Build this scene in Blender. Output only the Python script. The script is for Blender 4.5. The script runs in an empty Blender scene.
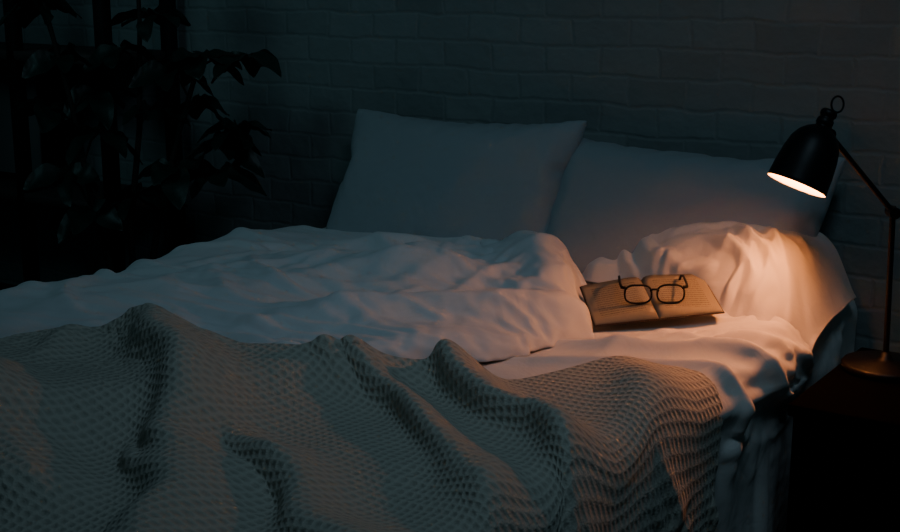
import bpy, bmesh, math, random, time
import numpy as np
from mathutils import Vector, Matrix, Euler
random.seed(4); np.random.seed(4)
scene=bpy.context.scene
T0=time.time()
# ---------------------------------------------------------------- helpers
def link(o):
    scene.collection.objects.link(o); return o
def mesh_obj(name,verts,faces,mat=None,smooth=True,uvs=None):
    me=bpy.data.meshes.new(name); me.from_pydata([tuple(v) for v in verts],[],faces); me.update()
    if uvs is not None:
        ul=me.uv_layers.new(name='UVMap')
        li=np.empty(len(me.loops),dtype=np.int32); me.loops.foreach_get('vertex_index',li)
        ul.data.foreach_set('uv',np.asarray(uvs,dtype=np.float32)[li].ravel())
    if smooth: me.polygons.foreach_set('use_smooth',[True]*len(me.polygons))
    o=bpy.data.objects.new(name,me); link(o)
    if mat: me.materials.append(mat)
    return o
def grid(name,P,mat=None,uv=None):
    n,m=P.shape[:2]
    idx=np.arange(n*m).reshape(n,m)
    f=np.stack([idx[:-1,:-1],idx[1:,:-1],idx[1:,1:],idx[:-1,1:]],-1).reshape(-1,4).tolist()
    return mesh_obj(name,P.reshape(-1,3).tolist(),f,mat,True,None if uv is None else uv.reshape(-1,2))
def pn(x,y,seed=0):
    rs=np.random.RandomState(seed); g=rs.rand(256,256)*2*np.pi
    xi=np.floor(x).astype(int); yi=np.floor(y).astype(int); xf=x-xi; yf=y-yi
    u=xf**3*(xf*(xf*6-15)+10); v=yf**3*(yf*(yf*6-15)+10)
    def gr(a,b,dx,dy):
        t=g[a%256,b%256]; return np.cos(t)*dx+np.sin(t)*dy
    a=gr(xi,yi,xf,yf); b=gr(xi+1,yi,xf-1,yf); c=gr(xi,yi+1,xf,yf-1); d=gr(xi+1,yi+1,xf-1,yf-1)
    return ((a*(1-u)+b*u)*(1-v)+(c*(1-u)+d*u)*v)*1.5
def sst(x,a,b):
    t=np.clip((x-a)/(b-a),0,1); return t*t*(3-2*t)
def blur(P,it):
    for _ in range(it):
        Q=P.copy()
        Q[1:-1,:]=.5*P[1:-1,:]+.25*(P[:-2,:]+P[2:,:]); P=Q; Q=P.copy()
        Q[:,1:-1]=.5*P[:,1:-1]+.25*(P[:,:-2]+P[:,2:]); P=Q
    return P
def polyd(x,y,pts):
    best=np.full(x.shape,1e9); par=np.zeros(x.shape); n=len(pts)-1
    for i in range(n):
        ax,ay=pts[i]; bx,by=pts[i+1]; dx,dy=bx-ax,by-ay
        t=np.clip(((x-ax)*dx+(y-ay)*dy)/(dx*dx+dy*dy),0,1)
        d=np.hypot(x-ax-t*dx,y-ay-t*dy); k=d<best
        best=np.where(k,d,best); par=np.where(k,(i+t)/n,par)
    return best,par
def smoothpts(pts,n=16):
    P=[np.array(p,float) for p in pts]; P=[2*P[0]-P[1]]+P+[2*P[-1]-P[-2]]; out=[]
    segs=len(P)-3
    for k in range(n+1):
        t=k/n*segs; i=min(int(t),segs-1); f=t-i; a,b,c,d=P[i:i+4]
        out.append(tuple(.5*((2*b)+(-a+c)*f+(2*a-5*b+4*c-d)*f*f+(-a+3*b-3*c+d)*f**3)))
    return out
def ridge(x,y,pts,h,w,flat=2.0,n=10):
    if len(pts)>2: pts=smoothpts(pts,n)
    d,p=polyd(x,y,pts)
    hh=h if np.isscalar(h) else np.interp(p,np.linspace(0,1,len(h)),h)
    ww=w if np.isscalar(w) else np.interp(p,np.linspace(0,1,len(w)),w)
    return hh*np.exp(-(d/ww)**flat)
def upsample(P,k):
    for ax in (0,1):
        n=P.shape[ax]; t=np.linspace(0,n-1,(n-1)*k+1); i=np.clip(t.astype(int),0,n-2); f=(t-i)
        i0=np.clip(i-1,0,n-1); i3=np.clip(i+2,0,n-1)
        f=f.reshape((-1,1,1) if ax==0 else (1,-1,1))
        a,b,c,d=[np.take(P,j,axis=ax) for j in (i0,i,i+1,i3)]
        P=.5*((2*b)+(-a+c)*f+(2*a-5*b+4*c-d)*f*f+(-a+3*b-3*c+d)*f**3)
    return P
def getP(o,n,m):
    a=np.empty(len(o.data.vertices)*3); o.data.vertices.foreach_get('co',a); return a.reshape(n,m,3)
def normals(P):
    du=np.gradient(P,axis=0); dv=np.gradient(P,axis=1); N=np.cross(du,dv); N/=np.linalg.norm(N,axis=2,keepdims=True)+1e-9
    return N*np.sign(N[N.shape[0]//2,N.shape[1]//2,2])
def join(objs,name):
    for o in bpy.context.selected_objects: o.select_set(False)
    for o in objs: o.select_set(True)
    bpy.context.view_layer.objects.active=objs[0]
    bpy.ops.object.join(); o=bpy.context.view_layer.objects.active; o.name=name; o.data.name=name; o.select_set(False)
    return o
def empty(name,loc=(0,0,0)):
    e=bpy.data.objects.new(name,None); e.location=loc; e.empty_display_size=.05; link(e); return e
def parent(ch,pa):
    bpy.context.view_layer.update()
    ch.parent=pa; ch.matrix_parent_inverse=pa.matrix_world.inverted()
def box(name,x0,x1,y0,y1,z0,z1,mat=None,bev=0.0,seg=3):
    bm=bmesh.new(); bmesh.ops.create_cube(bm,size=1)
    for v in bm.verts:
        v.co=Vector(((x0+x1)/2+v.co.x*(x1-x0),(y0+y1)/2+v.co.y*(y1-y0),(z0+z1)/2+v.co.z*(z1-z0)))
    if bev>0: bmesh.ops.bevel(bm,geom=bm.edges[:],offset=bev,segments=seg,profile=.5,affect='EDGES')
    me=bpy.data.meshes.new(name); bm.to_mesh(me); bm.free()
    o=bpy.data.objects.new(name,me); link(o)
    if mat: me.materials.append(mat)
    if bev>0: me.polygons.foreach_set('use_smooth',[True]*len(me.polygons))
    return o
def tube(name,pts,r,mat,res=10,cyclic=False):
    cu=bpy.data.curves.new(name,'CURVE'); cu.dimensions='3D'
    sp=cu.splines.new('POLY'); sp.points.add(len(pts)-1)
    for i,p in enumerate(pts):
        sp.points[i].co=(*p,1); sp.points[i].radius=(r[i] if not np.isscalar(r) else r)
    sp.use_cyclic_u=cyclic
    cu.bevel_depth=1.0; cu.bevel_resolution=max(1,res//4); cu.use_fill_caps=True
    o=bpy.data.objects.new(name,cu); link(o)
    dg=bpy.context.evaluated_depsgraph_get(); me=bpy.data.meshes.new_from_object(o.evaluated_get(dg))
    bpy.data.objects.remove(o); me.name=name
    o=bpy.data.objects.new(name,me); link(o); me.materials.clear(); me.materials.append(mat)
    me.polygons.foreach_set('use_smooth',[True]*len(me.polygons))
    return o
def lathe(name,prof,mat,seg=48):
    vs=[];fs=[]
    for r,z in prof:
        for k in range(seg):
            a=2*math.pi*k/seg; vs.append((r*math.cos(a),r*math.sin(a),z))
    for i in range(len(prof)-1):
        for k in range(seg):
            k2=(k+1)%seg; fs.append((i*seg+k,i*seg+k2,(i+1)*seg+k2,(i+1)*seg+k))
    return mesh_obj(name,vs,fs,mat)
# ---------------------------------------------------------------- materials
def mat(name,col,rough=.8,metal=0,spec=.3):
    m=bpy.data.materials.new(name); m.use_nodes=True
    b=m.node_tree.nodes['Principled BSDF']
    b.inputs['Base Color'].default_value=(*col,1); b.inputs['Roughness'].default_value=rough
    b.inputs['Metallic'].default_value=metal; b.inputs['Specular IOR Level'].default_value=spec
    return m
def nd(m,t,**k):
    n=m.node_tree.nodes.new(t)
    for a,b in k.items(): setattr(n,a,b)
    return n
def lk(m,a,b): m.node_tree.links.new(a,b)
def add_bump(m,h,strength,dist,prev=None):
    b=nd(m,'ShaderNodeBump'); b.inputs['Strength'].default_value=strength; b.inputs['Distance'].default_value=dist
    lk(m,h,b.inputs['Height'])
    if prev: lk(m,prev,b.inputs['Normal'])
    return b.outputs[0]
def cloth_mat(name,col,wr=.35,scale=9):
    m=mat(name,col,.9,0,.15); B=m.node_tree.nodes['Principled BSDF']
    B.inputs['Sheen Weight'].default_value=.1
    tc=nd(m,'ShaderNodeTexCoord')
    n1=nd(m,'ShaderNodeTexNoise'); n1.inputs['Scale'].default_value=scale; n1.inputs['Detail'].default_value=3; n1.inputs['Distortion'].default_value=1.2
    lk(m,tc.outputs['Object'],n1.inputs['Vector'])
    h1=add_bump(m,n1.outputs[0],wr,.02)
    n2=nd(m,'ShaderNodeTexNoise'); n2.inputs['Scale'].default_value=900; lk(m,tc.outputs['Object'],n2.inputs['Vector'])
    h2=add_bump(m,n2.outputs[0],.15,.001,h1)
    lk(m,h2,B.inputs['Normal'])
    return m
M_sheet=cloth_mat('cotton_sheet',(.72,.70,.69),.2,10)
M_duvet=cloth_mat('cotton_duvet',(.69,.70,.73),.22,7)
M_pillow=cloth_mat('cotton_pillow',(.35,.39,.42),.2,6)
M_black=mat('black_lamp_metal',(.004,.004,.0045),.45,.1,.3)
M_white_in=mat('lamp_enamel_inside',(.85,.8,.7),.4)
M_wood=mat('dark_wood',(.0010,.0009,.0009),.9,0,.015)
M_glassframe=mat('glasses_frame',(.003,.003,.003),.5,0,.2)
def mth(m,op,a,b=None):
    n=nd(m,'ShaderNodeMath',operation=op)
    for i,v in enumerate([a,b]):
        if v is None: continue
        if isinstance(v,(int,float)): n.inputs[i].default_value=v
        else: lk(m,v,n.inputs[i])
    return n.outputs[0]
M_knit=mat('waffle_knit',(.50,.49,.43),.95,0,.1); B=M_knit.node_tree.nodes['Principled BSDF']
B.inputs['Sheen Weight'].default_value=.12
uvn=nd(M_knit,'ShaderNodeTexCoord'); sx=nd(M_knit,'ShaderNodeSeparateXYZ'); lk(M_knit,uvn.outputs['UV'],sx.inputs[0])
PU,PV=.0145,.0145
nq=nd(M_knit,'ShaderNodeTexNoise'); nq.inputs['Scale'].default_value=14; lk(M_knit,uvn.outputs['UV'],nq.inputs['Vector'])
wob=mth(M_knit,'MULTIPLY',nq.outputs[0],.010)
su=mth(M_knit,'ABSOLUTE',mth(M_knit,'SINE',mth(M_knit,'MULTIPLY',mth(M_knit,'ADD',sx.outputs[0],wob),math.pi/PU)))
sv=mth(M_knit,'ABSOLUTE',mth(M_knit,'SINE',mth(M_knit,'MULTIPLY',mth(M_knit,'ADD',sx.outputs[1],wob),math.pi/PV)))
pit=mth(M_knit,'POWER',mth(M_knit,'MULTIPLY',su,sv),1.6)
nk=nd(M_knit,'ShaderNodeTexNoise'); nk.inputs['Scale'].default_value=260; lk(M_knit,uvn.outputs['Object'],nk.inputs['Vector'])
hk=mth(M_knit,'SUBTRACT',mth(M_knit,'MULTIPLY',nk.outputs[0],.7),pit)
lk(M_knit,add_bump(M_knit,hk,.8,.0042),B.inputs['Normal'])
crk=nd(M_knit,'ShaderNodeMix',data_type='RGBA'); crk.inputs[6].default_value=(.47,.455,.40,1); crk.inputs[7].default_value=(.36,.35,.305,1)
lk(M_knit,pit,crk.inputs[0]); lk(M_knit,crk.outputs[2],B.inputs['Base Color'])
# brick
M_brick=mat('painted_brick',(.16,.18,.19),.7,0,.3); B=M_brick.node_tree.nodes['Principled BSDF']
tc=nd(M_brick,'ShaderNodeTexCoord'); s=nd(M_brick,'ShaderNodeSeparateXYZ'); c=nd(M_brick,'ShaderNodeCombineXYZ')
lk(M_brick,tc.outputs['Object'],s.inputs[0]); lk(M_brick,s.outputs[0],c.inputs[0]); lk(M_brick,s.outputs[2],c.inputs[1])
nw=nd(M_brick,'ShaderNodeTexNoise'); nw.inputs['Scale'].default_value=8; nw.inputs['Detail'].default_value=5; lk(M_brick,tc.outputs['Object'],nw.inputs['Vector'])
vm=nd(M_brick,'ShaderNodeVectorMath',operation='MULTIPLY_ADD'); lk(M_brick,nw.outputs['Color'],vm.inputs[0]); vm.inputs[1].default_value=(.035,.03,0); lk(M_brick,c.outputs[0],vm.inputs[2])
bt=nd(M_brick,'ShaderNodeTexBrick'); lk(M_brick,vm.outputs[0],bt.inputs['Vector'])
for k,v in dict(Scale=1,**{'Mortar Size':.008,'Mortar Smooth':.9,'Brick Width':.165,'Row Height':.074}).items(): bt.inputs[k].default_value=v
bt.inputs['Color1'].default_value=(.26,.29,.29,1); bt.inputs['Color2'].default_value=(.21,.235,.235,1); bt.inputs['Mortar'].default_value=(.235,.26,.26,1)
lk(M_brick,bt.outputs['Color'],B.inputs['Base Color'])
inv=mth(M_brick,'SUBTRACT',1,bt.outputs['Fac'])
b1=add_bump(M_brick,inv,.32,.006)
nb=nd(M_brick,'ShaderNodeTexNoise'); nb.inputs['Scale'].default_value=14; nb.inputs['Detail'].default_value=6; lk(M_brick,tc.outputs['Object'],nb.inputs['Vector'])
lk(M_brick,add_bump(M_brick,nb.outputs[0],.6,.014,b1),B.inputs['Normal'])
M_wall=mat('dark_plaster',(.1,.11,.12),.9)
M_floor=mat('dark_floorboards',(.05,.04,.035),.6)
B=M_floor.node_tree.nodes['Principled BSDF']; tc=nd(M_floor,'ShaderNodeTexCoord'); bt=nd(M_floor,'ShaderNodeTexBrick')
lk(M_floor,tc.outputs['Object'],bt.inputs['Vector'])
for k,v in dict(Scale=1,**{'Mortar Size':.003,'Brick Width':1.4,'Row Height':.12}).items(): bt.inputs[k].default_value=v
bt.inputs['Color1'].default_value=(.04,.03,.025,1); bt.inputs['Color2'].default_value=(.03,.025,.02,1); bt.inputs['Mortar'].default_value=(.01,.01,.01,1)
lk(M_floor,bt.outputs['Color'],B.inputs['Base Color'])
# ---------------------------------------------------------------- room
box('wall_back',-5,1.6,0,.12,0,2.8,M_brick)
box('wall_left',-5.12,-5,-4.5,.12,0,2.8,M_wall)
box('floor',-5.12,1.6,-4.5,.12,-.1,0,M_floor)
# ---------------------------------------------------------------- bed base
XL,XR,YF,ZT=-2.42,-.87,-2.12,.55
bed=empty('bed',((XL+XR)/2,-1.05,0))
matt=box('mattress',XL,XR,YF,-.03,.27,ZT-.005,M_sheet,.05,5)
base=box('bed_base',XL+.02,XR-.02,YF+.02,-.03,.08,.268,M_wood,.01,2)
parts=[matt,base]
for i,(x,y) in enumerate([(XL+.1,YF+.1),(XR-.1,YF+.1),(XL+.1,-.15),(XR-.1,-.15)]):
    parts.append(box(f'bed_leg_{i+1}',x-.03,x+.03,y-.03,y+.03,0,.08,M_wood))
for p in parts: parent(p,bed)
# ---------------------------------------------------------------- cloth sims
def cloth(o,shrink=0,pressure=None,grav=1,selfc=False,bend=.3,stiff=15,mass=.3,dist=.006,q=5,sd=.004):
    md=o.modifiers.new('cloth','CLOTH'); s=md.settings
    s.quality=q; s.mass=mass; s.tension_stiffness=stiff; s.compression_stiffness=stiff; s.shear_stiffness=stiff*.5; s.bending_stiffness=bend
    s.tension_damping=10; s.compression_damping=10; s.shear_damping=8; s.bending_damping=1; s.air_damping=3
    s.shrink_min=shrink
    if pressure: s.use_pressure=True; s.uniform_pressure_force=pressure
    s.effector_weights.gravity=grav
    c=md.collision_settings; c.distance_min=dist; c.friction=20; c.use_self_collision=selfc; c.self_distance_min=sd
    md.point_cache.frame_start=1; md.point_cache.frame_end=200
    return md
def collider(o):
    o.modifiers.new('col','COLLISION'); o.collision.thickness_outer=.006; o.collision.cloth_friction=30
def uncollide(o):
    for m_ in list(o.modifiers):
        if m_.type=='COLLISION': o.modifiers.remove(m_)
def run(objs,n):
    for f in range(1,n+1): scene.frame_set(f)
    dg=bpy.context.evaluated_depsgraph_get(); out=[]
    for o in objs:
        e=o.evaluated_get(dg); me=bpy.data.meshes.new_from_object(e); me.name=o.name; out.append(me)
    for o,me in zip(objs,out):
        o.modifiers.clear(); o.data=me; me.polygons.foreach_set('use_smooth',[True]*len(me.polygons))
    scene.frame_set(1)
def pillow_mesh(name,w,h,nx,ny):
    xs=np.linspace(-w/2,w/2,nx); ys=np.linspace(-h/2,h/2,ny)
    V=[];idx={}
    def put(i,j,l):
        e=(i in(0,nx-1) or j in(0,ny-1)); k=(i,j,0 if e else l)
        if k not in idx:
            idx[k]=len(V); z=0 if e else (.012 if l else -.012)
            V.append((xs[i]+random.uniform(-.001,.001),ys[j]+random.uniform(-.001,.001),z+random.uniform(-.001,.001)))
        return idx[k]
    F=[]
    for l in (0,1):
        for i in range(nx-1):
            for j in range(ny-1):
                q=[put(i,j,l),put(i+1,j,l),put(i+1,j+1,l),put(i,j+1,l)]
                F.append(q if l else q[::-1])
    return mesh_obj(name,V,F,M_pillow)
random.seed(11)
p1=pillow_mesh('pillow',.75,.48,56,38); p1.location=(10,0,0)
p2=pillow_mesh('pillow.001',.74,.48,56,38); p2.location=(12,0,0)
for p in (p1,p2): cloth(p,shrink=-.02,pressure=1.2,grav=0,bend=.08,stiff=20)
def wrap(s,off=0.,top=ZT+.012,xr=XR+.012,rad=.05,x0=-2.46):
    L1=(xr-rad)-x0; L2=rad*math.pi/2
    a=np.clip((s-L1)/rad,0,math.pi/2); over=np.maximum(s-L1-L2,0)
    x=np.where(s<L1,x0+s,xr-rad+np.sin(a)*rad); z=top-rad+np.cos(a)*rad-over
    nx=np.where(s<L1,0,np.sin(a)); nz=np.cos(a)
    return x+nx*off,z+np.where(s<L1,1,nz)*off,nx,nz
NX,NY=120,112
S,Y=np.meshgrid(np.linspace(0,2.06,NX),np.linspace(-2.16,-.10,NY),indexing='ij')
off=.012+.012*pn(S*5,Y*5,3)
X,Z,_,_=wrap(S,off)
sheet=grid('bed_sheet',np.stack([X,Y,Z],-1),M_sheet)
collider(matt)
cloth(sheet,shrink=-.07,bend=.15,stiff=12)
run([p1,p2,sheet],30)
def place(o,loc,rot):
    o.matrix_world=Matrix.Translation(loc)@Euler([math.radians(a) for a in rot],'XYZ').to_matrix().to_4x4()
place(p1,(-1.925,-.215,.705),(63,-1,0))
place(p2,(-1.265,-.205,.675),(58,0,-1))
bpy.context.view_layer.update()
Ps=upsample(getP(sheet,NX,NY),3); 
SS=np.linspace(0,2.06,Ps.shape[0])[:,None]+0*Ps[...,0]; YS=np.linspace(-2.16,-.10,Ps.shape[1])[None,:]+0*Ps[...,0]; XS=SS-2.46
wr=np.zeros(SS.shape); rs=np.random.RandomState(3)
for i in range(30):
    a0=rs.uniform(math.radians(185),math.radians(290)); r0=rs.uniform(.03,.14); L=rs.uniform(.15,.45); da=rs.uniform(-.5,.5)
    cx,cy=-.86+rs.uniform(-.08,.03),-.44+rs.uniform(-.08,.05)
    p0=(cx+r0*math.cos(a0),cy+r0*math.sin(a0)); p1_=(cx+(r0+L*.5)*math.cos(a0+da*.4),cy+(r0+L*.5)*math.sin(a0+da*.4)); p2_=(cx+(r0+L)*math.cos(a0+da),cy+(r0+L)*math.sin(a0+da))
    h=rs.uniform(.010,.024); r_=ridge(XS,YS,[p0,p1_,p2_],[h*.5,h,h*.6,0],[.010,.015,.019,.024],1.7,n=6); wr=np.maximum(wr,r_)+.3*np.minimum(wr,r_)
for i in range(9):
    y0=rs.uniform(-1.2,-.4); wr+=ridge(XS,YS,[(-.90,y0),(-.75,y0+rs.uniform(-.05,.05)),(-.5,y0+rs.uniform(-.08,.08))],[0,.010,.016],[.02,.03,.04],n=6)
wr+=ridge(XS,YS,[(-1.4,-.92),(-1.15,-.82),(-.95,-.72),(-.86,-.62)],[.010,.022,.026,.018],[.02,.02,.018,.018],1.7)
wr+=ridge(XS,YS,[(-1.3,-1.0),(-1.08,-.90),(-.92,-.84),(-.8,-.85)],[.008,.020,.024,.016],[.02,.022,.022,.026],1.7)
wr+=ridge(XS,YS,[(-1.15,-.72),(-1.02,-.70),(-.92,-.60)],[.004,.020,.014],[.015,.016,.016],1.7)
wr+=.006*pn(XS*6,YS*9,9)
wr+=.020*np.exp(-(((XS+1.165)/.19)**2+((YS+.52)/.13)**2)**1.5)
topm=(XS<-.86)
wr=np.where(topm,wr*sst(YS,-1.12,-.97)-.014*(1-sst(YS,-1.2,-1.05)),wr*.6)
Ps=Ps+normals(Ps)*wr[...,None]
old=sheet; sheet=grid('bed_sheet_',Ps,M_sheet); bpy.data.objects.remove(old); sheet.name='bed_sheet'
# duvet
def xr_d(y):
    ys=[-2.2,-1.9,-1.26,-.97,-.78,-.5,-.38,-.3]; xs=[-1.70,-1.62,-1.40,-1.25,-1.22,-1.37,-1.5,-1.6]
    return np.interp(y,ys,xs)
def duvet_h(x,y):
    h=.020*pn(x*2.6,y*2.6,11)+.014*pn(x*5,y*6,12)
    h=h+ridge(x,y,[(-1.56,-.41),(-1.48,-.5),(-1.37,-.62)],[.05,.085,.055],.065)
    h=h+ridge(x,y,[(-1.27,-.76),(-1.38,-.88),(-1.52,-1.0),(-1.70,-1.2)],[.03,.05,.045,.02],.05)
    h=h+ridge(x,y,[(-1.5,-.64),(-1.7,-.74),(-2.0,-.77)],[.03,.045,.015],.05)
    h=h+ridge(x,y,[(-1.6,-.48),(-1.9,-.50),(-2.2,-.58)],[.01,.03,.01],.045)
    return h
def duvet_pts(NXd,NYd,lift):
    K,YY=np.meshgrid(np.linspace(0,1,NXd),np.linspace(-2.0,-.32,NYd),indexing='ij')
    XRD=xr_d(YY)+.02*pn(YY*6,YY*0,21); Ltot=(XRD-(-2.34))+.36
    q=K*Ltot-.36; ang=np.clip(-q/.09,0,math.pi/2)
    XX=np.where(q>0,-2.34+q,-2.34-.10*np.sin(ang)); drop=np.where(q>0,0,.09*(1-np.cos(ang))+np.maximum(-q-.09*math.pi/2,0))
    e=np.clip(np.minimum(np.minimum(XRD-XX,(-.30-YY)),.06)/.06,0,1)
    prof=np.sqrt(np.clip(1-(1-e)**2,0,1))
    left=1-.6*sst(-XX,1.9,2.35)
    ZZ=ZT+.022+(.034*left+np.maximum(duvet_h(XX,YY),-.02))*prof*np.where(q>0,1,np.cos(ang)*.7+.3)-drop
    return np.stack([XX-np.sin(ang)*(.01+lift),YY,ZZ+lift*np.cos(ang)],-1)
dsup=grid('tmp_dsup',duvet_pts(150,150,0)); collider(dsup)
DX,DY=104,114
PD=duvet_pts(DX,DY,.014); PD[...,2]+=.006*pn(PD[...,0]*14,PD[...,1]*14,44)
R0=upsample(PD,3)
duvet=grid('duvet',PD,M_duvet)
cloth(duvet,shrink=-.085,bend=.1,stiff=12)
run([duvet],24)
bpy.data.objects.remove(dsup)
# rumpled sheet pile against the pillow
def pile_pts(nu,nv):
    U,V_=np.meshgrid(np.linspace(0,1,nu),np.linspace(0,1,nv),indexing='ij')
    xa,xb=-1.46,-.84
    xf=xa+(xb-xa)*U
    yfront=np.interp(xf,[-1.46,-1.25,-1.11,-.98,-.90,-.84],[-.34,-.40,-.46,-.53,-.52,-.46])+.018*pn(xf*11,xf*0,71)
    yback=-.14+0*xf
    xx=np.linspace(xa,xb,nu)
    h1=np.interp(xx,[-1.46,-1.40,-1.28,-1.15,-1.02,-.95,-.89,-.84],[.02,.085,.11,.125,.135,.13,.10,.02])
    kw=max(3,nu//12)|1; kk=np.exp(-np.linspace(-2,2,kw)**2); kk/=kk.sum(); h1=np.convolve(np.pad(h1,kw//2,'edge'),kk,'valid')
    hx=h1[:,None]+0*xf
    YP=yfront+(yback-yfront)*V_
    rise=np.where(V_<.6,np.sin(np.clip(V_/.6,0,1)*math.pi/2)**.9,1)
    edge=sst(V_,0,.12)*.85+.15
    ZP=ZT+.014+.008*edge+hx*rise
    nrm=np.stack([0*xf,-.5+.3*V_,.85+0*xf],-1)
    wxp=xf+.035*pn(xf*6,YP*6,61)+.008*pn(xf*16,YP*16,66); wyp=YP+.035*pn(xf*6+5,YP*6,62)+.008*pn(xf*16,YP*16,67)
    cr=.014+.018*pn(wxp*7,wyp*7,63)
    R=[([(-1.22,-.30),(-1.08,-.37),(-.97,-.47)],.040,.026),([(-1.14,-.25),(-1.04,-.33),(-.93,-.42)],.042,.026),
       ([(-1.34,-.28),(-1.22,-.34),(-1.10,-.44)],.038,.026),([(-1.04,-.24),(-.98,-.31),(-.90,-.40)],.036,.024),
       ([(-1.04,-.33),(-1.00,-.40),(-1.02,-.50)],.032,.020),([(-1.08,-.37),(-1.16,-.42),(-1.2,-.44)],.026,.018),
       ([(-1.30,-.24),(-1.18,-.27),(-1.04,-.25)],.034,.026),([(-.98,-.31),(-.94,-.38),(-.95,-.50)],.030,.020),
       ([(-1.04,-.33),(-.96,-.33),(-.89,-.34)],.032,.020),([(-1.38,-.30),(-1.28,-.36),(-1.2,-.39)],.030,.020),
       ([(-1.44,-.24),(-1.36,-.25),(-1.26,-.23)],.028,.022),([(-.98,-.26),(-.92,-.28),(-.86,-.33)],.028,.020),
       ([(-.96,-.33),(-.91,-.40),(-.88,-.48)],.028,.018)]
    for pts,h,w in R:
        r_=ridge(wxp,wyp,pts,[h*.4,h,h*.7],w,1.7,n=8); cr=np.maximum(cr,r_)+.25*np.minimum(cr,r_)
    rs=np.random.RandomState(5)
    for i in range(26):
        cx,cy=rs.uniform(-1.35,-.88),rs.uniform(-.5,-.25); a=rs.uniform(0,6.28); L=rs.uniform(.05,.14); da=rs.uniform(-.6,.6)
        pts=[(cx+math.cos(a+da*t)*L*t,cy+math.sin(a+da*t)*L*t) for t in (0,.5,1)]
        cr=cr+ridge(wxp,wyp,pts,[0,rs.uniform(.004,.009)*(1 if rs.rand()<.6 else -1),0],rs.uniform(.008,.014),1.8,n=5)
    PP=np.stack([xf,YP,ZP],-1)+nrm*(np.maximum(cr,0)*edge*sst(hx,.0,.06))[...,None]
    t_=sst(xf,-.93,-.84); PP[...,2]-=t_*(.04+.03*(1-V_))
    return blur(PP,5)
pile=grid('crumpled_sheet',pile_pts(320,220),M_sheet)
# blanket base
x0b=-2.56; topb=ZT+.034; xrb=XR+.045; radb=.08
L1=(xrb-radb)-x0b
sxs=np.array([-2.6,-2.2,-2.0,-1.9,-1.8,-1.63,-1.5,-1.36,-1.22,-1.12,-1.0,-.88,-.78,-.4])-x0b
yb_=np.array([-1.84,-1.78,-1.69,-1.52,-1.42,-1.42,-1.37,-1.23,-1.14,-.98,-.91,-.94,-.97,-1.00])
yb_s=np.interp(np.linspace(0,2.05,400),sxs,yb_); kk=np.exp(-np.linspace(-2,2,25)**2); kk/=kk.sum(); yb_s=np.convolve(np.pad(yb_s,12,'edge'),kk,'valid')
def blanket_pts(nx,ny,lift,margin=0):
    sB=np.linspace(0.02,2.05,nx); SB,TB=np.meshgrid(sB,np.linspace(0,1,ny),indexing='ij')
    yb1=np.interp(sB,np.linspace(0,2.05,400),yb_s)
    YB=(yb1+margin)[:,None]-TB*((yb1+margin)[:,None]+2.14)
    XU=x0b+SB
    bh=.014*pn(XU*3,YB*3,31)
    side=sst(SB,L1,L1+.15)
    bh=bh*(1-.5*side)+side*.02*np.sin((YB+.1*SB)*24)
    xd=xr_d(YB)
    dh=np.where(XU<xd+.1,.045*sst(xd+.10-XU,0,.14)+np.maximum(duvet_h(XU,YB),0)*sst(xd+.06-XU,0,.1)*.9,0)*(1-side)
    bx,bz,nxn,nzn=wrap(SB,.012+lift+np.maximum(bh,-.012)+dh,topb,xrb,radb,x0b)
    return np.stack([bx,YB,bz],-1),np.stack([SB,YB,0*SB],-1)
BXn,BYn=130,68
Pq,_=blanket_pts(150,90,0,.05); bsup=grid('tmp_bsup',Pq); collider(bsup)
Pb,uvb=blanket_pts(BXn,BYn,.03); Pb[...,2]+=.006*pn(Pb[...,0]*8,Pb[...,1]*8,45)
blanket=grid('knit_blanket',Pb,M_knit)
collider(duvet)
cloth(blanket,shrink=-.07,bend=1.0,stiff=12,mass=.5,dist=.01)
run([blanket],22)
uncollide(duvet); uncollide(matt); bpy.data.objects.remove(bsup)
# duvet wrinkles
PD=upsample(getP(duvet,DX,DY),3); XD,YD=R0[...,0],R0[...,1]; wr=np.zeros(XD.shape); rs=np.random.RandomState(12)
for i in range(56):
    if i<26: cx,cy=-1.46+rs.uniform(-.12,.12),-.62+rs.uniform(-.14,.15); a=math.radians(rs.uniform(150,240))
    else: cx,cy=rs.uniform(-2.2,-1.3),rs.uniform(-1.4,-.45); a=math.radians(rs.uniform(150,225))
    L=rs.uniform(.18,.6); r0=rs.uniform(.0,.15); da=rs.uniform(-.6,.6)
    pts=[(cx+math.cos(a+da*t)*(r0+L*t),cy+math.sin(a+da*t)*(r0+L*t)) for t in (0,.33,.66,1)]
    h=rs.uniform(.008,.018); w=rs.uniform(.011,.022)
    r_=ridge(XD,YD,pts,[0,h,h*.8,0],[w*.7,w,w*1.3,w*1.5],1.8,n=6); wr=np.maximum(wr,r_)+.3*np.minimum(wr,r_)
wr*=sst(YD,-1.5,-1.3)
PD=blur(PD+normals(PD)*wr[...,None],2)
bpy.data.objects.remove(duvet); duvet=grid('duvet',PD,M_duvet)
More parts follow.
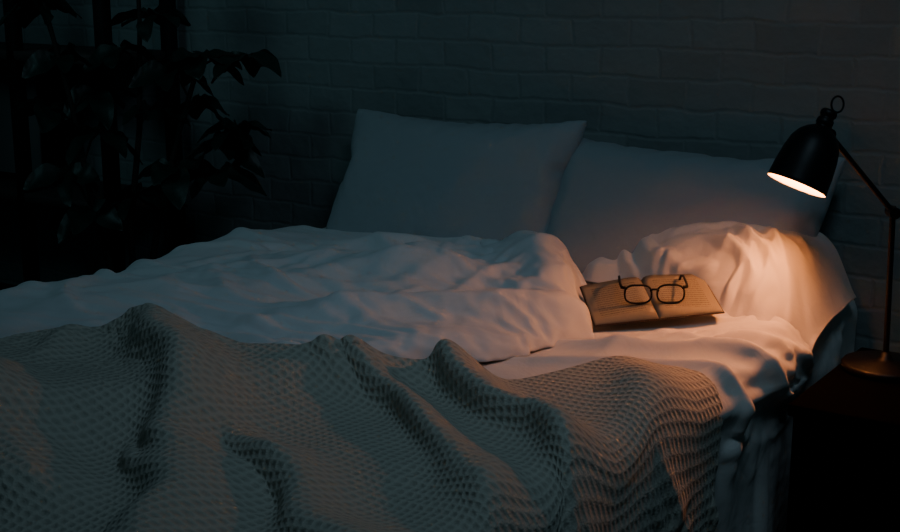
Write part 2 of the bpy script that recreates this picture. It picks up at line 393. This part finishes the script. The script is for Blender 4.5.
# blanket folds
PB=upsample(getP(blanket,BXn,BYn),3); UB=upsample(uvb,3); XU=x0b+UB[...,0]; YB=UB[...,1]
R=[([(-1.88,-1.36),(-1.76,-1.43),(-1.56,-1.55),(-1.36,-1.74),(-1.08,-2.10)],[.045,.075,.065,.06,.06],[.07,.055,.05,.06,.07]),
   ([(-1.38,-1.15),(-1.28,-1.21),(-1.16,-1.26),(-1.02,-1.33),(-.84,-1.46),(-.62,-1.56)],[.06,.08,.065,.05,.045,.03],[.034,.032,.034,.038,.045,.05]),
   ([(-1.50,-1.28),(-1.38,-1.32),(-1.26,-1.38),(-1.12,-1.47),(-.9,-1.64)],[.02,.045,.05,.045,.03],[.034,.03,.03,.038,.05]),
   ([(-1.14,-.96),(-1.04,-1.04),(-.92,-1.16),(-.78,-1.38)],[.03,.04,.035,.02],[.08,.08,.07,.07]),
   ([(-2.35,-1.86),(-2.0,-1.78),(-1.74,-1.80),(-1.48,-1.94)],[.04,.06,.06,.05],[.05,.045,.045,.055]),
   ([(-1.50,-1.62),(-1.25,-1.66),(-.98,-1.84)],[.01,.045,.04],[.03,.038,.05])]
rs=np.random.RandomState(77)
for i in range(16):
    cx,cy=rs.uniform(-2.1,-1.0),rs.uniform(-1.9,-1.2); a=math.radians(rs.uniform(-65,-15)); L=rs.uniform(.2,.5); da=rs.uniform(-.5,.5)
    pts=[(cx+math.cos(a+da*t)*L*t,cy+math.sin(a+da*t)*L*t) for t in (0,.33,.66,1)]
    h=rs.uniform(.014,.030); w=rs.uniform(.016,.026); R.append((pts,[0,h,h*.8,0],[w,w,w*1.3,w*1.6]))
side=sst(UB[...,0],L1,L1+.2); H=np.zeros(XU.shape)
wx=XU+.03*pn(XU*5,YB*5,51); wy=YB+.03*pn(XU*5+7,YB*5,52)
for a,b,c_ in R:
    r_=ridge(wx,wy,a,b,c_,1.9,14); H=np.maximum(H,r_)+.4*np.minimum(H,r_)
H+=.010*pn(XU*6,YB*6,53)
ang_=np.clip((UB[...,0]-L1)/radb,0,math.pi/2)
NB=np.stack([np.sin(ang_),-.22*np.cos(ang_),np.cos(ang_)],-1)
PB=PB+NB*(H*(1-.45*side))[...,None]
PB[...,0]-=H*.25*(1-side); PB[...,1]-=H*.25
bpy.data.objects.remove(blanket); blanket=grid('knit_blanket',PB,M_knit,UB[...,:2])
for o,l in((p1,1),(p2,1),(blanket,1)):
    if o is blanket: so=o.modifiers.new('sol','SOLIDIFY'); so.thickness=.012; so.offset=0
    md=o.modifiers.new('sub','SUBSURF'); md.levels=l; md.render_levels=l
for o in (duvet,pile): so=o.modifiers.new('sol','SOLIDIFY'); so.thickness=.004; so.offset=-1
# ---------------------------------------------------------------- book
M_page=mat('aged_paper',(.42,.33,.22),.9); M_cover=mat('book_cover',(.04,.025,.018),.6)
B=M_page.node_tree.nodes['Principled BSDF']; uvn=nd(M_page,'ShaderNodeTexCoord'); sx=nd(M_page,'ShaderNodeSeparateXYZ'); lk(M_page,uvn.outputs['UV'],sx.inputs[0])
ln=mth(M_page,'GREATER_THAN',mth(M_page,'SINE',mth(M_page,'MULTIPLY',sx.outputs[1],120)),.15)
nz=nd(M_page,'ShaderNodeTexNoise'); nz.inputs['Scale'].default_value=60; lk(M_page,uvn.outputs['UV'],nz.inputs['Vector'])
wd=mth(M_page,'GREATER_THAN',nz.outputs[0],.45)
def rng(o,a,b): return mth(M_page,'MULTIPLY',mth(M_page,'GREATER_THAN',o,a),mth(M_page,'LESS_THAN',o,b))
msk=mth(M_page,'MULTIPLY',mth(M_page,'MULTIPLY',ln,wd),mth(M_page,'MULTIPLY',rng(sx.outputs[0],.15,.87),rng(sx.outputs[1],.12,.88)))
mx=nd(M_page,'ShaderNodeMix',data_type='RGBA'); mx.inputs[6].default_value=(.235,.215,.17,1); mx.inputs[7].default_value=(.12,.105,.08,1); lk(M_page,msk,mx.inputs[0]); lk(M_page,mx.outputs[2],B.inputs['Base Color'])
def book():
    W,Hh=.134,.195; objs=[]
    for sgn in(-1,1):
        n=30; u=np.linspace(0,1,n); v=np.linspace(0,1,8); Uu,Vv=np.meshgrid(u,v,indexing='ij')
        z=.002+.013*np.sqrt(np.clip(1-(1-np.clip(Uu/.22,0,1))**2,0,1))*(1-.85*Uu)+.0008
        P=np.stack([sgn*Uu*W,(Vv-.5)*Hh,z],-1)
        uv=np.stack([Uu,Vv],-1)
        if sgn<0: P=P[::-1]; uv=uv[::-1]
        top=grid('pages',P,M_page,uv)
        bm=bmesh.new(); bm.from_mesh(top.data)
        be=[e_ for e_ in bm.edges if e_.is_boundary]
        r=bmesh.ops.extrude_edge_only(bm,edges=be)
        for g in r['geom']:
            if isinstance(g,bmesh.types.BMVert): g.co.z=.002
        bm.to_mesh(top.data); bm.free(); objs.append(top)
        objs.append(box('cover',min(0,sgn*(W+.003)),max(0,sgn*(W+.003)),-Hh/2-.003,Hh/2+.003,0,.002,M_cover))
    return join(objs,'open_book')
bk=book()
def basis(loc,xd,zd):
    zd=Vector(zd).normalized(); xd=Vector(xd); xd=(xd-zd*xd.dot(zd)).normalized(); yd=zd.cross(xd)
    m=Matrix((xd,yd,zd)).transposed().to_4x4(); m.translation=loc; return m
bk.matrix_world=basis((-1.158,-.565,.600),(.80,.60,.05),(.03,-.20,1))
# ---------------------------------------------------------------- glasses
def glasses():
    objs=[]
    M_lens=mat('lens_glass',(1,1,1),.02,0,.5); M_lens.node_tree.nodes['Principled BSDF'].inputs['Transmission Weight'].default_value=1
    for s_g in(-1,1):
        pts=[]
        for k in range(40):
            a=2*math.pi*k/40; r=1/((abs(math.cos(a))**2.8+abs(math.sin(a))**2.8)**(1/2.8))
            pts.append((s_g*.034+.028*r*math.cos(a),0.003*abs(math.cos(a)),.020*r*math.sin(a)+.020))
        objs.append(tube('rim',pts,.0022,M_glassframe,8,True))
        bm=bmesh.new(); vs=[bm.verts.new((p[0],.001,p[2])) for p in pts]; vs2=[bm.verts.new((p[0],.0022,p[2])) for p in pts]
        bm.faces.new(vs); bm.faces.new(vs2[::-1])
        for k in range(40): bm.faces.new((vs[k],vs2[k],vs2[(k+1)%40],vs[(k+1)%40]))
        bmesh.ops.recalc_face_normals(bm,faces=bm.faces[:])
        me=bpy.data.meshes.new('lens'); bm.to_mesh(me); bm.free(); me.materials.append(M_lens); o=bpy.data.objects.new('lens',me); link(o); objs.append(o)
        objs.append(tube('temple',[(s_g*.061,.002,.034),(s_g*.068,.006,.034),(s_g*.070,.03,.034),(s_g*.069,.09,.033),(s_g*.067,.115,.026),(s_g*.065,.135,.006)],[.0035,.0035,.0028,.0024,.0026,.003],M_glassframe,8))
    objs.append(tube('bridge',[(-.009,0,.027),(-.004,-.001,.031),(.004,-.001,.031),(.009,0,.027)],.0024,M_glassframe,8))
    return join(objs,'eyeglasses')
gl=glasses()
gl.matrix_world=basis((-1.126,-.61,.607),(.86,.50,.03),(-.0,-.06,1))
# ---------------------------------------------------------------- nightstand
ns=empty('nightstand',(-.55,-.45,0))
x0,x1,y0,y1,zt=-.80,-.30,-.69,-.22,.47
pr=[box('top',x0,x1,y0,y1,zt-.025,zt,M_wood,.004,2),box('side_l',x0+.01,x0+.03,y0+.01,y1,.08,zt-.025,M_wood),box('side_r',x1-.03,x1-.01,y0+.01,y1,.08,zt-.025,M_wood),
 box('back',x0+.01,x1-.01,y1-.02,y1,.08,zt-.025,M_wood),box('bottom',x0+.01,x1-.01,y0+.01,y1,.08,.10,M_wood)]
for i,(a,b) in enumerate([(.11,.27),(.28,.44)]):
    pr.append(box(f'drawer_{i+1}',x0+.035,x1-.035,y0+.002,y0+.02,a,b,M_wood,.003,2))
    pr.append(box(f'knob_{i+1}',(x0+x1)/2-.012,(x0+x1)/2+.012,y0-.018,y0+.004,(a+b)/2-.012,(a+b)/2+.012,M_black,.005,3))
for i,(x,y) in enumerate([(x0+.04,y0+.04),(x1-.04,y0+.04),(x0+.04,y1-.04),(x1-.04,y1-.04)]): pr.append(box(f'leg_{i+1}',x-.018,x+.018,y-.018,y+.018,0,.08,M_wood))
for p in pr: parent(p,ns)
# ---------------------------------------------------------------- lamp
LB=Vector((-.706,-.364,.47))
lamp=empty('desk_lamp',LB)
lp=[]
b_=lathe('base',[(0,0),(.088,0),(.09,.004),(.09,.012),(.086,.017),(.02,.021),(.012,.03),(.009,.04),(0,.04)],M_black); b_.location=LB; lp.append(b_)
J=LB+Vector((-.008,-.003,.338)); A=Vector((-.831,-.449,.970))
lp.append(tube('pole',[LB+Vector((0,0,.02)),J+Vector((0,0,.012))],.0062,M_black,12))
lp.append(tube('arm',[J,A],.0058,M_black,12))
dirl=Vector((.5592,-.829,0))
lp.append(tube('joint_knob',[J-dirl*.016,J+dirl*.018],.012,M_black,16))
lp.append(tube('joint_knob_top',[A-dirl*.015,A+dirl*.016],.011,M_black,16))
n=Vector((-.235,-.345,-.875)).normalized()
TOP=Vector((-.829,-.460,1.014)); SC=.88
prof=[(.0,-.004),(.016,-.004),(.019,0),(.019,.008),(.0165,.010),(.0165,.014),(.019,.016),(.020,.026),(.0175,.028),(.0175,.032),(.022,.034),(.034,.040),(.048,.052),(.058,.070),(.064,.095),(.068,.125),(.070,.152),(.071,.158),(.0695,.160)]
inner=[(.0695,.160),(.0675,.157),(.066,.125),(.062,.093),(.055,.069),(.045,.054),(.030,.043),(0,.040)]
sh=lathe('shade',[(r*SC,-z) for r,z in prof],M_black,64); si=lathe('shade_inner',[(r*SC,-z) for r,z in inner],M_white_in,64)
Rm=basis(TOP,(1,0,0),-n)
for o in(sh,si): o.matrix_world=Rm; lp.append(o)
lp.append(tube('shade_bracket',[A,A+(TOP-A)*.5+Vector((0,0,.004)),TOP+n*.02],.006,M_black,12))
lo=[]
R_=Vector((.829,.5592,0))
for k in range(20):
    a=2*math.pi*k/20; lo.append(TOP-n*.004+R_*(.014+.013*math.cos(a+2.3))+Vector((0,0,.012+.016*math.sin(a+2.3)))+dirl*.003*math.sin(a))
lp.append(tube('loop',lo,.0022,M_black,8,True))
M_bulb=bpy.data.materials.new('bulb_glow'); M_bulb.use_nodes=True; nt=M_bulb.node_tree; nt.nodes.clear()
em=nt.nodes.new('ShaderNodeEmission'); em.inputs[0].default_value=(1,.31,.08,1); em.inputs[1].default_value=260; ou=nt.nodes.new('ShaderNodeOutputMaterial'); nt.links.new(em.outputs[0],ou.inputs[0])
bm=bmesh.new(); bmesh.ops.create_uvsphere(bm,u_segments=32,v_segments=20,radius=.026)
for v_ in bm.verts:
    if v_.co.z>0: v_.co.z*=1.9; f_=max(0,(v_.co.z-.02)/.033); v_.co.x*=1-.4*f_; v_.co.y*=1-.4*f_
me=bpy.data.meshes.new('bulb'); bm.to_mesh(me); bm.free(); me.materials.append(M_bulb); me.polygons.foreach_set('use_smooth',[True]*len(me.polygons))
bulb=bpy.data.objects.new('bulb',me); link(bulb); bulb.matrix_world=basis(TOP+n*.116,(1,0,0),-n); lp.append(bulb)
for p in lp: parent(p,lamp)
# ---------------------------------------------------------------- shelf rack
M_shelf=mat('shelf_wood',(.06,.05,.045),.6); M_rack=mat('rack_post_wood',(.01,.009,.008),.7)
sr=empty('shelving_unit',(-3.6,-.2,0)); pr=[]
for i,(x,y) in enumerate([(-3.10,-.33),(-3.10,-.06),(-3.52,-.33),(-4.2,-.33),(-4.2,-.06)]): pr.append(box(f'post_{i+1}',x-.02,x+.02,y-.02,y+.02,0,2.2,M_rack,.003,1))
for i,z in enumerate([.12,.56,1.02,1.48,1.95]): pr.append(box(f'shelf_{i+1}',-4.2,-3.10,-.35,-.04,z-.015,z+.015,M_shelf,.002,1))
for p in pr: parent(p,sr)
pf=empty('picture_frame',(-3.72,-.2,.58)); 
f1=box('frame',-3.86,-3.58,-.19,-.17,.577,.96,M_wood,.004,1); f2=box('print',-3.84,-3.60,-.194,-.189,.60,.94,mat('print_paper',(.15,.15,.15),.8)); parent(f1,pf); parent(f2,pf)
# ---------------------------------------------------------------- plant
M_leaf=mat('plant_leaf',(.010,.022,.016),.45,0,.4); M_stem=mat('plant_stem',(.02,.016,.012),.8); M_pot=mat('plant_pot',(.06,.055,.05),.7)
pl=empty('potted_plant',(-2.83,-.5,0)); pp=[]
pot=lathe('pot',[(0,0),(.11,0),(.15,.26),(.16,.27),(.16,.29),(.145,.29),(.14,.25),(0,.25)],M_pot); pot.location=(-2.83,-.5,0); pp.append(pot)
random.seed(8)
LV=[];LF=[]
def leaf(base,d,L,Wd,droop):
    d=Vector(d).normalized(); side_=d.cross(Vector((0,0,1)))
    if side_.length<.1: side_=Vector((1,0,0))
    side_.normalize(); up=side_.cross(d)
    roll=random.uniform(-.9,.9); side_=(side_*math.cos(roll)+up*math.sin(roll)); up=side_.cross(d)
    n=12; m=5; st=len(LV)
    for i in range(n+1):
        t=i/n; w=Wd*math.sin(math.pi*min(1,t**1.1))**.7*(1-.1*t) if 0<t<1 else .001
        c=Vector(base)+d*L*t+Vector((0,0,-1))*droop*L*t*t
        for j in range(m):
            s=(j/(m-1)-.5)*2
            LV.append(c+side_*w*s+up*(abs(s)*w*.3+.004*math.sin(t*14+s*2)))
    for i in range(n):
        for j in range(m-1): a=st+i*m+j; LF.append((a,a+1,a+m+1,a+m))
stems=[[(-2.83,-.5,.25),(-2.84,-.5,.55),(-2.80,-.48,.85),(-2.82,-.44,1.15),(-2.84,-.42,1.4)],
       [(-2.84,-.52,.25),(-2.92,-.56,.6),(-2.96,-.58,.9),(-3.03,-.6,1.2)],
       [(-2.81,-.5,.25),(-2.76,-.46,.6),(-2.70,-.42,.85),(-2.66,-.38,1.02)]]
for i,s_p in enumerate(stems): pp.append(tube(f'stem_{i+1}',s_p,[.011-.0015*k for k in range(len(s_p))],M_stem,8))
cl=[(-2.57,-.27,1.05),(-2.68,-.35,1.05),(-2.66,-.38,.92),(-2.87,-.47,1.07),(-3.01,-.57,1.05),(-2.89,-.55,.84),(-2.70,-.45,.74),(-2.60,-.37,.73),(-2.56,-.33,.85),(-2.92,-.58,.62),(-2.81,-.41,1.16),(-3.03,-.6,.9),(-2.95,-.5,.95),(-2.8,-.5,.66),(-2.75,-.4,1.0),(-3.06,-.6,1.2),(-2.84,-.42,1.38),(-2.78,-.44,.9),(-2.98,-.6,.72),(-2.63,-.34,.80)]
for c_ in cl:
    c_=Vector(c_)
    best=None
    for s_p in stems:
        for a,b in zip(s_p[:-1],s_p[1:]):
            for t in(0,.5,1):
                q_=Vector(a).lerp(Vector(b),t)
                if q_.z<c_.z and (best is None or (q_-c_).length<(best-c_).length): best=q_
    mid=(best+c_)/2+Vector((0,0,.02)); pp.append(tube('twig',[best,mid,c_],.0035,M_stem,6))
    k=random.randint(5,7); a0=random.uniform(0,6)
    for i in range(k):
        a=a0+i*2*math.pi/k+random.uniform(-.3,.3)
        leaf(c_,(math.cos(a),math.sin(a),random.uniform(-.25,.25)),random.uniform(.10,.145),random.uniform(.033,.046),random.uniform(.2,.6))
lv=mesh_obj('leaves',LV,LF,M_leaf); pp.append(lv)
for p in pp: parent(p,pl)
# ---------------------------------------------------------------- light + camera
def area(name,loc,target,size,power,col,spread=180):
    l=bpy.data.lights.new(name,'AREA'); l.shape='DISK'; l.size=size; l.energy=power; l.color=col; l.spread=math.radians(spread)
    o=bpy.data.objects.new(name,l); link(o); o.location=loc
    o.rotation_euler=(Vector(target)-Vector(loc)).to_track_quat('-Z','Y').to_euler(); return o
area('bed_soft_fill',(-.35,-1.7,2.5),(-1.55,-.95,.5),.6,2.5,(.52,.81,1.0),120)  # added softbox above the bed for dim night ambience, no actual skylight
area('plant_side_fill',(-3.0,-2.2,2.5),(-2.8,-.1,1.0),.8,.8,(.38,.84,.95),90)  # added fill light to lift the dark plant corner, no window there
w=bpy.data.worlds.new('night'); scene.world=w; w.use_nodes=True
w.node_tree.nodes['Background'].inputs[0].default_value=(.2,.62,.74,1); w.node_tree.nodes['Background'].inputs[1].default_value=.019
cam=bpy.data.cameras.new('camera'); co=bpy.data.objects.new('camera',cam); link(co); cam.lens=52; cam.sensor_width=36
co.location=(0,-3.05,1.30); co.rotation_euler=(math.radians(77),0,math.radians(34)); scene.camera=co
print('TOTAL',time.time()-T0)
